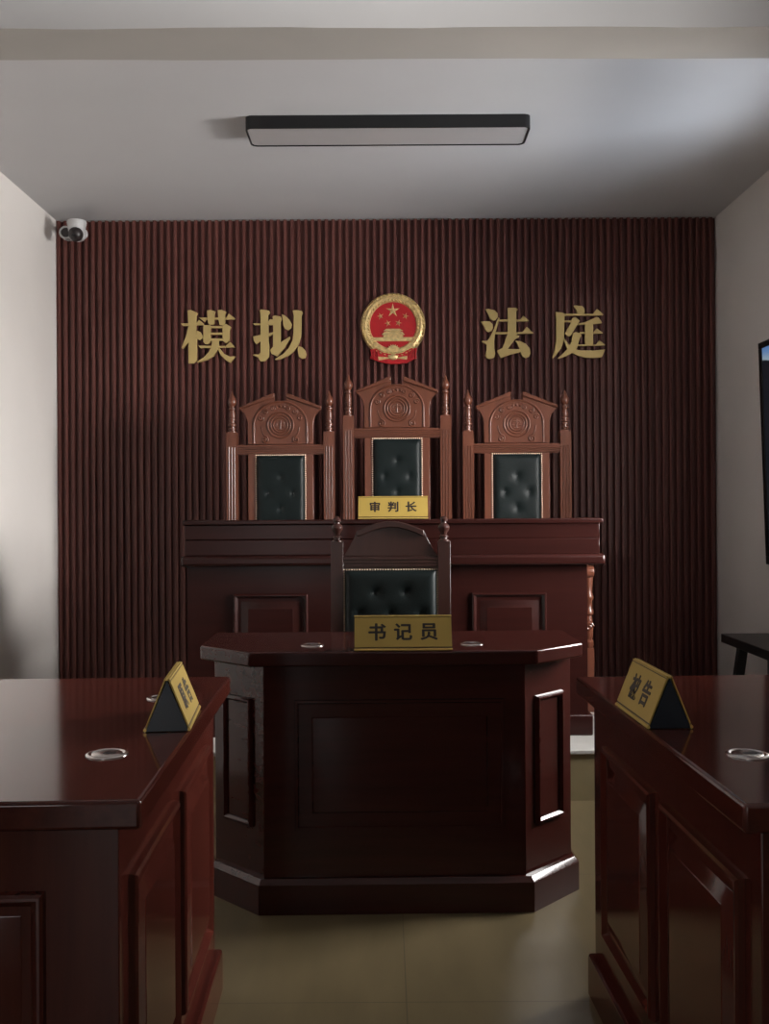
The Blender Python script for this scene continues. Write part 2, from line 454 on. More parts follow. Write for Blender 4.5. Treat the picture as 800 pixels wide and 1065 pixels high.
# ------------------------------------------------------------------ clerk's desk
def inset(poly, d):
    # offset a counter-clockwise polygon inwards by d
    n = len(poly); out = []
    for i in range(n):
        p0, p1, p2 = Vector(poly[i - 1]), Vector(poly[i]), Vector(poly[(i + 1) % n])
        a = (p1 - p0).normalized(); b_ = (p2 - p1).normalized()
        na = Vector((-a.y, a.x)); nb = Vector((-b_.y, b_.x))
        m = (na + nb) / (1 + na.dot(nb))
        out.append(tuple(p1 + m * d))
    return out
def stepped(poly, rows):
    # stacked outlines: rows of (inset, z)
    mb = MB(); n = len(poly); vs = []; fs = []
    for d, z in rows: vs += [(x, y, z) for x, y in inset(poly, d)]
    for k in range(len(rows) - 1):
        for i in range(n):
            j = (i + 1) % n
            fs.append((k * n + i, k * n + j, (k + 1) * n + j, (k + 1) * n + i))
    fs.append(tuple(reversed(range(n)))); fs.append(tuple((len(rows) - 1) * n + i for i in range(n)))
    return mb.add(vs, fs)
CX, CY, CRZ = 0.029, 2.80, R(0.9)
c = thing('clerk_desk', 'mahogany clerk desk with cut corners facing the aisle in front of the judges bench', 'desk', (CX, CY, 0), CRZ)
def chamf(hw, y0, ch, chy, yb):
    return [(-hw + ch, y0), (hw - ch, y0), (hw, y0 + chy), (hw, yb), (-hw, yb), (-hw, y0 + chy)]
MB().prismz([(x - .007, y) for x, y in chamf(.574, -.005, .163, .150, .455)], .718, .760).build('tabletop', M['mahogd'], c, bevel=.006, bseg=3)
MB().prismz([(x - .003, y) for x, y in chamf(.545, .048, .165, .160, .40)], .088, .7175).build('body', M['mahogd'], c, bevel=.002)
stepped(chamf(.562, .022, .165, .165, .41), [(0, 0), (0, .086), (.002, .0885), (.0135, .0998), (.016, .1005)]).build('plinth', M['mahogd'], c, bevel=.0015, angle=20)
panel(c, .610, .378, 0.012, .048, .425, mat=M['mahogd'], steps=[(0, 0), (.002, .006), (.009, .0062), (.012, .002), (.050, .002), (.053, .005), (.056, .0053)])
d45 = math.atan2(.160, .165)
for sx in (-1, 1):
    panel(c, .135, .378, sx * .4625 - .003, .048 + .080, .425, rz=sx * d45, mat=M['mahogd'], steps=FLAT, k=1)
for gx in (-.245, .232): grommet(c, gx, .135, .760)
name_plate('gold name plate reading 书记员 on the clerk desk', '书记员', .279, (.051, 2.842, .7605), R(0.6), pitch=.0745, size=.0535)

# ------------------------------------------------------------------ side desks
def side_desk(label, sx, loc, rz):
    """long face looks to the aisle (local +x for sx=1); near end at local y=0"""
    t = thing('side_desk', label, 'desk', loc, rz)
    L = 1.02; Wd = .62
    def X(a): return a if sx > 0 else -a
    def bx(x0, x1, *r): return MB().box(min(X(x0), X(x1)), max(X(x0), X(x1)), *r)
    bx(-Wd, 0, 0, L, .718, .760).build('tabletop', M['mahogy'], t, bevel=.006, bseg=3)
    bx(-Wd + .045, -.040, .04, L - .014, .10, .7175).build('body', M['mahog'], t, bevel=.002)
    bx(-Wd + .02, -.020, .016, L - .016, 0, .103).build('plinth', M['mahogy'], t, bevel=.008)
    for y0, y1 in ((.10, .475), (.535, .905)):
        panel(t, y1 - y0, .44, X(-.040), (y0 + y1) / 2, .40, rz=R(90) if sx > 0 else R(-90))
    panel(t, .33, .44, X(-Wd / 2), .04, .40)
    panel(t, .33, .44, X(-Wd / 2), L - .04, .40, rz=PI)
    for gy in (.265, .75): grommet(t, X(-.112), gy, .760)
    return t
side_desk('reddish mahogany side desk by the brightly lit wall, holding the 原告 name plate', 1, (-.346, 1.38, 0), R(1.9))
side_desk('dark mahogany side desk near the black bench, holding the 被告 name plate', -1, (.491, 1.345, 0), R(1.8))
# plates: long face towards the aisle
name_plate('gold and black triangular name plate on the desk by the bright wall', '原告', .205, (-.412, 1.905, .7605), R(90 + 5.5), pitch=.072, size=.052)
name_plate('gold and navy triangular name plate on the desk near the black bench', '被告', .215, (.518, 1.908, .7605), R(-90 + 2), pitch=.072, size=.052)

# ------------------------------------------------------------------ chairs
def pad_mesh(w, h, buttons, d=.022, nx=40, nz=60, sig=.014):
    vs = []; fs = []
    for j in range(nz + 1):
        for i in range(nx + 1):
            u = i / nx * 2 - 1; v = j / nz * 2 - 1
            x = u * w / 2; z = v * h / 2
            e = min((1 - abs(u)) * w / 2, (1 - abs(v)) * h / 2)
            y = d * (1 - math.exp(-e / .009))
            for bx_, bz_ in buttons:
                r2 = (x - bx_) ** 2 + (z - bz_) ** 2
                y -= d * .75 * math.exp(-math.sqrt(r2) / sig) * (1 - math.exp(-e / .009))
            vs.append((x, -y, z))
    for j in range(nz):
        for i in range(nx):
            a = j * (nx + 1) + i
            fs.append((a, a + 1, a + nx + 2, a + nx + 1))
    return MB().add(vs, fs)

def nails(pts, r=.0042):
    mb = MB()
    for p in pts:
        mt = Matrix.Translation(p) @ Matrix.Rotation(R(90), 4, 'X')
        mb.lathe([(r, -.001), (r, r * .5), (r * .8, r * 1.0), (r * .45, r * 1.3), (r * .1, r * 1.4)], 8, mt)
    return mb

def spiral(cx, cz, r0, turns, y, dirn=1, a0=0, n=28):
    return [(cx + r0 * (1 - .85 * k / n) * math.cos(a0 + dirn * turns * 2 * PI * k / n), y,
             cz + r0 * (1 - .85 * k / n) * math.sin(a0 + dirn * turns * 2 * PI * k / n)) for k in range(n + 1)]

def fluted(w, z0, z1, zf0, zf1, mat_):
    """square post with three rounded flutes on the front between zf0 and zf1"""
    mb = MB(); h = w / 2
    mb.box(-h, h, -h + .005, h, z0, z1)
    # front skin strips between flutes
    mb.box(-h, h, -h, -h + .0055, z0, zf0); mb.box(-h, h, -h, -h + .0055, zf1, z1)
    fw = w / 6.0
    edges = [-h]
    for cx in (-w * .26, 0, w * .26): edges += [cx - fw / 2, cx + fw / 2]
    edges.append(h)
    for k in range(0, len(edges), 2):
        mb.box(edges[k], edges[k + 1], -h, -h + .0055, zf0, zf1)
    for cx in (-w * .26, 0, w * .26):  # rounded flute beads
        mb.tube([(cx, -h + .0015, zf0), (cx, -h + .0015, zf1)], fw * .34, 10)
    return mb

FIN_J = [(0, .022), (.02, .022), (.03, .0145), (.06, .0145), (.07, .019), (.10, .019), (.11, .0135), (.15, .0135), (.16, .0195), (.20, .0195), (.22, .0135), (.28, .0135), (.29, .018), (.32, .018), (.33, .0135), (.42, .017), (.50, .0135), (.53, .0135), (.55, .0185), (.58, .0185), (.60, .0115), (.63, .0115), (.67, .019), (.73, .0225), (.79, .0205), (.88, .010), (.95, .005), (1.0, .0012)]
FIN_C = [(0, .021), (.05, .021), (.08, .013), (.13, .0125), (.16, .018), (.21, .018), (.25, .012), (.33, .013), (.45, .021), (.55, .0235), (.64, .020), (.72, .011), (.77, .0105), (.80, .015), (.88, .0165), (.96, .011), (1.0, .003)]

def judge_chair(label, dz, loc, rz=0):
    """origin on the platform under the back posts; the chair faces local -y"""
    t = thing('judge_chair', label, 'chair', loc, rz, None)
    pc, pw = .250, .056
    zt = 1.356 + dz; zr0, zr1 = 1.242 + dz, 1.292 + dz
    W = M['chairw']; WX = M['chairx']
    for s in (-1, 1):
        p = fluted(pw, 0, zt, .62, zt - .075, W).build('back_post', W, t, loc=(s * pc, 0, 0))
        MB().lathe([(r * 1.0, f * .215) for f, r in FIN_J], 18).build('finial', W, p, loc=(0, 0, zt), angle=30)
    # grooved rail
    rl = MB(); x = pc - pw / 2
    rl.box(-x, x, -.018, .018, zr0, zr1)
    for k in range(4):
        z = zr0 + .006 + k * .0105
        rl.box(-x, x, -.027, -.0175, z, z + .0058)
    rl.build('top_rail', WX, t, bevel=.0012)
    # crest board with an open notch in its pediment
    q = .000804; z0 = zr1
    half = [(-210, 385), (-210, 250), (-216, 222), (-228, 196), (-243, 176), (-262, 160), (-262, 148), (-45, 60), (-37, 60), (-37, 118)]
    out = [(a * q, z0 + (388 - y) * q) for a, y in half]
    out += [(-a, z) for a, z in reversed(out)]
    cr = MB().prism(out, -.014, .014).build('crest', W, t, bevel=.002)
    for s in (-1, 1):
        cp = [(-264, 164), (-264, 146), (-46, 58), (-37, 58), (-37, 86)]
        o2 = [(s * a * q, z0 + (388 - y) * q) for a, y in cp]
        MB().prism(o2, -.027, -.0135).build('cap_moulding', W, cr, bevel=.004)
    cv = MB(); yf = -.0145; zc = z0 + (388 - 262) * q
    arch = [(-170 * q, yf, z0 + .006), (-170 * q, yf, zc - .01)]
    for k in range(0, 25):
        a = PI - PI * k / 24
        arch.append((170 * q * math.cos(a), yf, zc + .0 + 150 * q * math.sin(a)))
    arch += [(170 * q, yf, zc - .01), (170 * q, yf, z0 + .006)]
    cv.tube(arch, .0055, 8)
    for r_, tr in ((.066, .0052), (.050, .0045), (.037, .004)):
        cv.tube([(r_ * math.cos(2 * PI * k / 36), yf, zc + r_ * math.sin(2 * PI * k / 36)) for k in range(36)], tr, 8, True)
    # balance scale at the middle
    cv.tube([(0, yf, zc - .024), (0, yf, zc + .024)], .0034); cv.tube([(-.019, yf, zc + .013), (.019, yf, zc + .013)], .0024)
    cv.tube([(-.013, yf, zc - .023), (.013, yf, zc - .023)], .0034)
    for s in (-1, 1):
        cv.tube([(s * .019, yf, zc + .013), (s * .019, yf, zc - .004)], .0016)
        cv.tube([(s * .027, yf, zc - .003), (s * .023, yf, zc - .009), (s * .015, yf, zc - .009), (s * .011, yf, zc - .003)], .0022)
    for s in (-1, 1):
        cv.tube(spiral(s * .080, zc - .076, .019, 1.5, yf, s, PI / 2), .005, 8)
        cv.tube([(s * .080, yf, zc - .057), (s * .092, yf, zc - .04), (s * .098, yf, zc - .01)], .0032, 8)
        for (a, r_, rr, d_) in ((20, .108, .014, 1), (44, .104, .014, -1), (66, .098, .012, 1)):
            an = R(a)
            cv.tube(spiral(s * r_ * math.cos(an), zc + r_ * math.sin(an) * .96, rr, 1.4, yf, s * d_, an), .0045, 8)
    for a in range(-1, 2):
        cv.lathe([(.008, 0), (.007, .004), (.003, .006)], 12, Matrix.Translation((a * .020, yf + .001, zc + .096 - abs(a) * .003)) @ Matrix.Rotation(R(90), 4, 'X'))
    cv.build('carving', W, cr, angle=60)
    # back board with leather pad
    bd = MB().box(-.168, .168, -.014, .014, .47, zr0 + .002).build('back_board', W, t, bevel=.002)
    ph = zr0 - .004 - .50; pz = .50 + ph / 2
    ox = (.0)
    btn = []
    top = ph / 2 - .115
    k = 0
    while top - k * .081 > -ph / 2 + .06:
        z = top - k * .081
        btn += [(0, z)] if k % 2 == 0 else [(-.064, z), (.064, z)]
        k += 1
    pad = pad_mesh(.246, ph, btn).build('leather_pad', M['leather'], bd, loc=(0, -.0145, pz), angle=180)
    for bx_, bz_ in btn:
        MB().lathe([(.0075, 0), (.007, .003), (.004, .005), (.001, .0055)], 12, Matrix.Rotation(R(90), 4, 'X')).build('button', M['button'], bd, loc=(bx_, -.0145 - .006, pz + bz_), angle=60)
    pts = []
    n = int(.252 / .0105)
    for i in range(n + 1): pts.append((-.126 + .252 * i / n, -.0145, pz + ph / 2 + .001))
    n = int(ph / .0105)
    for i in range(1, n + 1):
        for s in (-1, 1): pts.append((s * .127, -.0145, pz + ph / 2 - ph * i / n))
    nails(pts).build('nail_trim', M['brass'], bd)
    # seat
    sf = MB().box(-.248, .248, -.47, -.03, .36, .425).build('seat_frame', WX, t, bevel=.004)
    pm = pad_mesh(.46, .42, [], d=.055, nx=24, nz=24)
    pm.build('seat_cushion', M['leather'], sf, loc=(0, -.265, .425), angle=180).rotation_euler = (R(-90), 0, 0)
    # arms on turned posts that run down as front legs
    for s in (-1, 1):
        ar = MB()
        path = [(s * .262, -.028, .70), (s * .266, -.20, .690), (s * .273, -.38, .672), (s * .275, -.44, .662)]
        for a_, b_ in zip(path[:-1], path[1:]):
            ar.tube([a_, b_], .020, 12)
        ar.lathe([(.001, -.023), (.026, -.022), (.030, 0), (.026, .022), (.001, .023)], 18, Matrix.Translation((s * .275, -.448, .658)) @ Matrix.Rotation(R(90), 4, 'Y'))
        ar.build('arm', W, t, angle=60)
        fl = MB()
        fl.box(-.022, .022, -.022, .022, 0, .30)
        fl.lathe([(.018, .30), (.024, .315), (.024, .33), (.016, .34), (.02, .36), (.022, .40), (.019, .43), (.016, .45), (.0235, .46), (.0235, .475), (.017, .485), (.017, .52), (.0235, .53), (.0235, .545), (.016, .56), (.020, .60), (.022, .64), (.02, .655)], 18)
        fl.tube(spiral(0, .40, .020, 1.4, -.02, s, 0), .006, 8)
        fl.build('front_leg', W, t, loc=(s * .275, -.44, 0), angle=35, bevel=0)
    MB().box(-.26, .26, -.45, -.43, .14, .18).build('stretcher', WX, t, bevel=.003)
    return t

JY = 5.06
judge_chair('tall carved mahogany judge chair under the first pair of gold characters', 0, (-.533, JY, DZ))
judge_chair('tallest carved mahogany judge chair, directly beneath the round red emblem', .082, (.067, JY, DZ))
src = bpy.data.objects['judge_chair']
dup(src, (.683, JY, DZ), 0, 'tall carved mahogany judge chair on the wall display side of the tallest')

def clerk_chair(loc, rz=0):
    t = thing('clerk_chair', 'arch-topped mahogany chair with dark leather back behind the clerk desk', 'chair', loc, rz)
    W = M['mahogc']; WX = M['mahogc']
    pc, pw = .204, .047; zt = 1.041
    for s in (-1, 1):
        p = MB().box(-pw / 2, pw / 2, -pw / 2, pw / 2, 0, zt).build('back_post', W, t, loc=(s * pc, 0, 0), bevel=.001)
        MB().lathe([(r * .95, f * .096) for f, r in FIN_C], 20).build('finial', W, p, loc=(0, 0, zt), angle=30)
    x = pc - pw / 2
    q = .003676 / 5.333
    base = .985
    half = [(-260, 385), (-238, 350), (-205, 290), (-185, 245)]
    pts = [(a * q, base + (385 - z) * q) for a, z in half]
    for k in range(1, 12):
        a = -180 + 360 * k / 12
        pts.append((a * q, base + (385 - (245 - 50 * math.cos(a / 180 * PI / 2))) * q))
    pts += [(-a, z) for a, z in reversed(pts[:4])]
    cr = MB().prism(pts, -.012, .012).build('crest', W, t, bevel=.002)
    # arched cap
    n = 16; up = []; lo = []
    for k in range(n + 1):
        a = -185 + 370 * k / n
        z = 245 - 52 * math.cos(a / 185 * PI / 2)
        up.append((a * q, base + (385 - z + 2) * q)); lo.append((a * q * .985, base + (385 - z - 32) * q))
    MB().prism(up + list(reversed(lo)), -.026, -.0115).build('cap_moulding', W, cr, bevel=.003)
    rl = MB(); rl.box(-x, x, -.016, .016, .938, .985)
    for k in range(3):
        z = .946 + k * .0125
        rl.box(-x, x, -.021, -.0155, z, z + .008)
    rl.build('top_rail', WX, t, bevel=.0012)
    bd = MB().box(-x, x, -.012, .012, .45, .937).build('back_board', W, t)
    ph = .44; pz = .933 - ph / 2
    btn = []
    for k in range(5):
        z = ph / 2 - .085 - k * .082
        btn += [(-.058, z), (.058, z)] if k % 2 == 0 else [(-.116, z), (0, z), (.116, z)]
    pad_mesh(.352, ph, btn, d=.024, nx=50, nz=60).build('leather_pad', M['leather'], bd, loc=(0, -.0125, pz), angle=180)
    for bx_, bz_ in btn:
        MB().lathe([(.0075, 0), (.007, .003), (.004, .005), (.001, .0055)], 12, Matrix.Rotation(R(90), 4, 'X')).build('button', M['button'], bd, loc=(bx_, -.0125 - .006, pz + bz_), angle=60)
    pl = []
    for i in range(37): pl.append((-.178 + .356 * i / 36, -.0125, pz + ph / 2 + .001))
    for i in range(1, 50):
        for s in (-1, 1): pl.append((s * .1775, -.0125, pz + ph / 2 - ph * i / 50))
    nails(pl, .0036).build('nail_trim', M['brass'], bd)
    sf = MB().box(-.225, .225, -.44, -.025, .385, .44).build('seat_frame', W, t, bevel=.004)
    pad_mesh(.42, .39, [], d=.045, nx=24, nz=24).build('seat_cushion', M['leather'], sf, loc=(0, -.232, .44), angle=180).rotation_euler = (R(-90), 0, 0)
    for s in (-1, 1):
        MB().box(-.021, .021, -.021, .021, 0, .384).build('front_leg', W, t, loc=(s * .2, -.415, 0), bevel=.003)
        MB().box(-.012, .012, -.39, -.024, .16, .195).build('side_stretcher', W, t, loc=(s * .2, 0, 0), bevel=.002)
    return t
M['mahogc'] = wood('clerk_chair_wood', (0.030, 0.010, 0.0075), (0.045, 0.015, 0.011), 0.34)
clerk_chair((.022, 3.75, 0))

# ------------------------------------------------------------------ gold characters on the cladding (traced outlines)
GLYPHS = {
 '模': ((185, 315), [
  [(122,95),(165,90),(258,130),(236,165),(236,350),(245,480),(245,740),(205,775),(135,775),(135,320)],
  [(135,300),(110,400),(45,575),(62,590),(140,500),(140,300)],
  [(35,262),(62,295),(330,284),(330,265),(268,213),(238,262)],
  [(238,350),(290,375),(315,420),(318,450),(280,478),(240,455)],
  [(268,188),(620,188),(650,135),(730,195),(725,212),(363,212),(345,245)],
  [(370,98),(415,88),(482,110),(466,150),(466,268),(445,282),(395,275),(385,255)],
  [(508,92),(560,88),(625,115),(605,150),(605,268),(575,285),(530,282),(518,200)],
  [(325,284),(420,284),(420,500),(380,530),(345,525),(325,500)],
  [(570,285),(620,268),(682,310),(662,350),(662,480),(620,520),(570,480)],
  [(415,296),(575,296),(575,322),(415,322)], [(415,380),(575,380),(575,408),(415,408)], [(415,455),(575,455),(575,485),(415,485)],
  [(262,545),(290,578),(735,570),(672,500),(612,550),(540,552)],
  [(435,480),(525,480),(525,540),(510,600),(460,680),(380,730),(250,768),(248,750),(330,700),(395,630),(430,560)],
  [(515,570),(535,580),(590,650),(660,685),(740,685),(672,768),(610,730),(545,665),(518,610)]]),
 '拟': ((258, 315), [
  [(148,95),(165,80),(268,97),(284,122),(258,158),(262,480),(272,560),(270,690),(215,748),(155,748),(125,695),(58,668),(75,655),(135,660),(158,635),(158,150)],
  [(58,262),(85,285),(160,280),(160,262)], [(250,282),(325,282),(322,212),(280,207),(250,255)],
  [(62,430),(165,408),(165,485),(105,530),(75,490)], [(250,392),(330,372),(335,395),(250,440)],
  [(315,170),(345,160),(420,175),(432,210),(418,240),(418,505),(535,430),(545,445),(470,570),(375,685),(300,650),(280,605),(320,560),(322,300)],
  [(430,145),(470,158),(530,215),(560,270),(550,325),(510,350),(470,330),(450,290),(445,220)],
  [(570,95),(640,92),(690,105),(702,125),(685,160),(680,430),(650,530),(590,620),(510,680),(410,725),(345,728),(345,715),(440,660),(520,580),(570,480),(582,380),(585,160)],
  [(640,555),(690,565),(735,610),(750,660),(735,705),(690,715),(650,690),(635,610)]]),
 '法': ((495, 312), [
  [(122,118),(165,112),(240,130),(280,170),(282,220),(255,255),(225,265),(185,240),(155,170)],
  [(62,275),(110,270),(180,275),(215,310),(222,350),(205,395),(165,410),(130,395),(105,335)],
  [(290,222),(308,235),(250,420),(235,530),(235,620),(250,690),(235,735),(190,755),(140,745),(122,710),(140,630),(140,570),(75,535),(80,520),(140,522),(165,500),(220,400)],
  [(402,108),(418,96),(520,98),(540,118),(520,150),(520,445),(408,445),(408,140)],
  [(305,250),(570,248),(605,198),(682,262),(678,272),(305,275)],
  [(250,410),(595,410),(652,342),(738,420),(732,432),(250,438)],
  [(405,440),(515,440),(557,460),(550,480),(510,495),(410,625),(575,632),(580,665),(440,700),(320,745),(270,650),(340,610)],
  [(505,520),(560,522),(640,560),(690,620),(702,680),(680,725),(640,745),(600,725),(578,690),(560,610)]]),
 '庭': ((570, 312), [
  [(328,72),(370,68),(440,75),(470,110),(468,160),(455,190),(380,190),(360,120)],
  [(200,172),(575,175),(630,110),(712,185),(708,198),(200,202)],
  [(95,150),(180,158),(215,180),(210,420),(205,520),(170,620),(110,700),(60,752),(52,740),(80,660),(105,520),(108,250)],
  [(205,260),(310,260),(310,282),(205,282)],
  [(300,240),(335,220),(355,222),(410,265),(375,320),(295,455),(265,470),(215,430),(290,300)],
  [(375,318),(395,298),(470,285),(580,235),(620,218),(650,225),(695,290),(690,300),(580,310)],
  [(475,290),(580,290),(580,575),(475,575)],
  [(410,408),(585,410),(625,360),(705,420),(700,432),(410,432)],
  [(375,568),(615,568),(660,515),(735,575),(728,584),(375,588)],
  [(320,425),(355,408),(415,428),(432,455),(412,485),(370,620),(310,680),(235,720),(130,755),(125,745),(200,680),(270,600),(300,540)],
  [(205,475),(225,510),(270,570),(350,630),(420,645),(600,645),(735,632),(690,735),(600,742),(480,740),(370,710),(300,675),(240,610),(208,520)]]),
}
WALLY = YB - .032
kpx = (WALLY - .016) / 1020.0
ROLL = R(0.35)
def world_xz(px, py, k=kpx):
    dx, dy = px - 400, py - 532.5
    cx = dx * math.cos(ROLL) - dy * math.sin(ROLL); cy = dx * math.sin(ROLL) + dy * math.cos(ROLL)
    return cx * k, 1.17 - (cy + 4.5) * k
for ch, lab in (('模', 'large gold 模 character, first of the four on the slatted wall'), ('拟', 'large gold 拟 character between the 模 character and the emblem'),
                ('法', 'large gold 法 character just beyond the emblem on the slatted wall'), ('庭', 'large gold 庭 character, last of the four on the slatted wall')):
    (ox, oy), polys = GLYPHS[ch]
    ccx, ccz = world_xz(ox + 32.5, oy + 35)
    mb = MB()
    for i, pl in enumerate(polys):
        pts = []
        for a, b_ in pl:
            x, z = world_xz(ox + a / 12.308, oy + b_ / 12.308)
            pts.append((x - ccx, z - ccz))
        mb.prism(pts, -.016 - i * .00015, 0)
    o = mb.build('sign_character', M['gold'], None, loc=(ccx, WALLY, ccz), bevel=.0012, bseg=1)
    tag(o, lab, 'sign letter', 'gold characters on the slatted wall')

# ------------------------------------------------------------------ round emblem
ex, ez = world_xz(408.9, 338.3)
E = thing('emblem_sign', 'round red and gold national emblem with stars, gate and ribbon on the slatted wall', 'emblem', (ex, WALLY, ez))
q = kpx / 8.889
def EP(a, b_): return ((a - 390) * q, -(b_ - 385) * q)
MB().lathe([(.150, 0), (.150, .014), (.001, .014)], 64, Matrix.Rotation(R(90), 4, 'X')).build('red_field', M['red'], E)
# wreath of wheat ears: ring with rows of grain
wr = MB(); ro, ri = 300 * q, 214 * q
prof = []
seg = 72
ring = [(ri, .014), (ri + .003, .022), ((ro + ri) / 2, .028), (ro - .006, .022), (ro, .010), (ro, 0), (ri, 0)]
vs = []; fs = []
for k in range(seg):
    a = 2 * PI * k / seg
    for r_, y_ in ring: vs.append((r_ * math.cos(a), -y_, r_ * math.sin(a)))
m_ = len(ring)
for k in range(seg):
    k2 = (k + 1) % seg
    for i in range(m_): fs.append((k * m_ + i, k * m_ + (i + 1) % m_, k2 * m_ + (i + 1) % m_, k2 * m_ + i))
wr.add(vs, fs)
for row, (rr, tilt) in enumerate(((ri + .010, .35), ((ri + ro) / 2, 0), (ro - .010, -.35))):
    n = 44
    for k in range(n):
        a = -PI / 2 + 2 * PI * (k + .5 * (row % 2)) / n
        s = 1 if math.cos(a) > 0 else -1
        mt = Matrix.Rotation(-a, 4, 'Y') @ Matrix.Translation((rr, -.021, 0)) @ Matrix.Rotation(s * (tilt + .25), 4, 'Y') @ Matrix.Diagonal((.0085, .012, .016, 1))
        vs = [(0, -1, 0), (0, 0, 1), (1, 0, 0), (0, 0, -1), (-1, 0, 0)]
        wr.add(vs, [(0, 2, 1), (0, 3, 2), (0, 4, 3), (0, 1, 4)], mt)
wr.build('wheat_wreath', M['goldside'], E, angle=30)
for a, b_, r_ in ((388, 248, 68), (272, 300, 34), (505, 300, 34), (342, 366, 34), (440, 364, 34)):
    cx, cz = EP(a, b_); r_ *= q
    rot = 0 if r_ > 50 * q else math.atan2(388 - a, -(248 - b_)) * .0 + (0.3 if a < 388 else -.3)
    vs = [(0, -.0205, 0)]; fs = []
    for k in range(10):
        an = PI / 2 + rot + k * PI / 5; rr = r_ if k % 2 == 0 else r_ * .32
        vs.append((rr * math.cos(an), -.0142, rr * math.sin(an)))
    for k in range(10): fs.append((0, 1 + k, 1 + (k + 1) % 10))
    MB().add(vs, fs).build('star', M['goldside'], E, loc=(cx, 0, cz), angle=5)
gt = MB()
def erect(pl, y0, y1): gt.prism([EP(*p) for p in pl], -y1, -y0)
erect([(185, 498), (598, 498), (590, 534), (200, 534)], .012, .024)
erect([(300, 470), (482, 470), (482, 498), (300, 498)], .013, .018)
erect([(285, 474), (310, 448), (472, 448), (497, 474)], .013, .029)
erect([(325, 450), (325, 436), (457, 436), (457, 450)], .013, .017)
erect([(300, 438), (330, 420), (452, 420), (482, 438)], .013, .029)
gt.build('gate_tower', M['goldside'], E, bevel=.0006, bseg=1)
# red ribbon across the foot
rb = MB()
rbp = [(178, 610), (240, 600), (300, 640), (390, 655), (480, 640), (545, 600), (608, 600), (600, 650), (606, 690), (560, 712), (520, 735), (420, 745), (330, 742), (250, 720), (200, 700), (172, 690), (190, 650)]
rb.prism([EP(*p) for p in rbp], -.026, 0)
for a in (190, 208, 226, 244, 545, 562, 579, 596):
    x0, z0 = EP(a, 612); x1, z1 = EP(a + (4 if a < 390 else -4), 700)
    rb.tube([(x0, -.026, z0), ((x0 + x1) / 2, -.030, (z0 + z1) / 2), (x1, -.026, z1)], .0035, 8)
rb.build('ribbon', M['red'], E, bevel=.0015)
lw = MB()
for pl in ([(200, 540), (235, 545), (300, 590), (345, 612), (345, 640), (300, 632), (215, 590)], [(580, 535), (545, 545), (485, 590), (440, 612), (440, 640), (490, 630), (570, 590)]):
    lw.prism([EP(*p) for p in pl], -.0285, -.010)
lw.build('leaf_band', M['goldside'], E, bevel=.002)
gr = []
for k in range(0, 41):
    a = PI * k / 40; rr = (68 if (k // 2) % 2 == 0 else 55) * q
    x, z = EP(392, 632); gr.append((x + rr * math.cos(a), z + rr * math.sin(a)))
MB().prism(gr, -.030, -.010).build('cogwheel', M['goldside'], E, bevel=.0006, bseg=1)
kn = MB()
kn.prism([EP(*p) for p in [(250, 676), (340, 684), (440, 684), (520, 672), (515, 705), (440, 698), (340, 698), (255, 712)]], -.030, -.010)
x, z = EP(388, 682)
kn.lathe([(.028, 0), (.027, .006), (.018, .011), (.004, .013)], 24, Matrix.Translation((x, -.026, z)) @ Matrix.Diagonal((1, 1, .62, 1)) @ Matrix.Rotation(R(90), 4, 'X'))
kn.build('gold_knot', M['goldside'], E, angle=40)

# ------------------------------------------------------------------ ceiling light
def rrect(x0, x1, y0, y1, r, n=8):
    o = []
    for cx, cy, a0 in ((x1 - r, y1 - r, 0), (x0 + r, y1 - r, 90), (x0 + r, y0 + r, 180), (x1 - r, y0 + r, 270)):
        for k in range(n + 1):
            a = R(a0 + 90 * k / n); o.append((cx + r * math.cos(a), cy + r * math.sin(a)))
    return o
L = thing('ceiling_light', 'long slim black framed ceiling light panel, switched off', 'ceiling light', (.024, 4.21, H))
fr = MB(); o1 = rrect(-.6, .6, -.105, .105, .03); o2 = rrect(-.593, .593, -.098, .098, .024); n = len(o1)
zz = [(o1, 0), (o1, -.054), (o2, -.054), (o2, -.046)]
vs = []; fs = []
for o_, z in zz: vs += [(x, y, z) for x, y in o_]
for a in range(3):
    for i in range(n): fs.append((a * n + i, a * n + (i + 1) % n, (a + 1) * n + (i + 1) % n, (a + 1) * n + i))
fs.append(tuple(range(n)))
fr.add(vs, fs).build('frame', M['black'], L)
MB().prismz(rrect(-.5925, .5925, -.0975, .0975, .0235), -.0505, -.046).build('diffuser', M['diff'], L)

# ------------------------------------------------------------------ security camera in the corner
S = thing('security_camera', 'small white turret security camera in the ceiling corner above the slats', 'security camera', (-1.673, 5.36, 2.688))
MB().lathe([(.034, 0), (.034, .012), (.028, .02)], 28, T(-.035, YB - .033 - 5.36, .045) @ Matrix.Rotation(R(90), 4, 'X')).build('wall_base', M['white'], S)
MB().tube([(-.035, YB - .05 - 5.36, .045), (-.02, .08, .035), (0, .01, .03)], .018, 12).build('bracket_arm', M['white'], S)
rg = MB().tube([(-.058 + .031 * math.cos(2 * PI * k / 32), -.01, -.006 + .031 * math.sin(2 * PI * k / 32)) for k in range(32)], .0055, 8, True)
rg.lathe([(.033, 0), (.035, .03), (.032, .05)], 24, T(-.058, .0, -.006) @ Matrix.Rotation(R(-90), 4, 'X'))
rg.build('mount_ring', M['white'], S)
MB().lathe([(.029, -.004), (.029, .004)], 24, T(-.058, -.006, -.006) @ Matrix.Rotation(R(90), 4, 'X')).build('ring_cover', M['dark'], S)
MB().lathe([(.034, -.052), (.039, -.047), (.047, .015), (.053, .044), (.051, .052), (.001, .053)], 32, T(0, 0, .006)).build('housing', M['white'], S)
ball = []
for k in range(13):
    a = -PI / 2 + PI * k / 12
    ball.append((max(.0005, .040 * math.cos(a)), .040 * math.sin(a)))
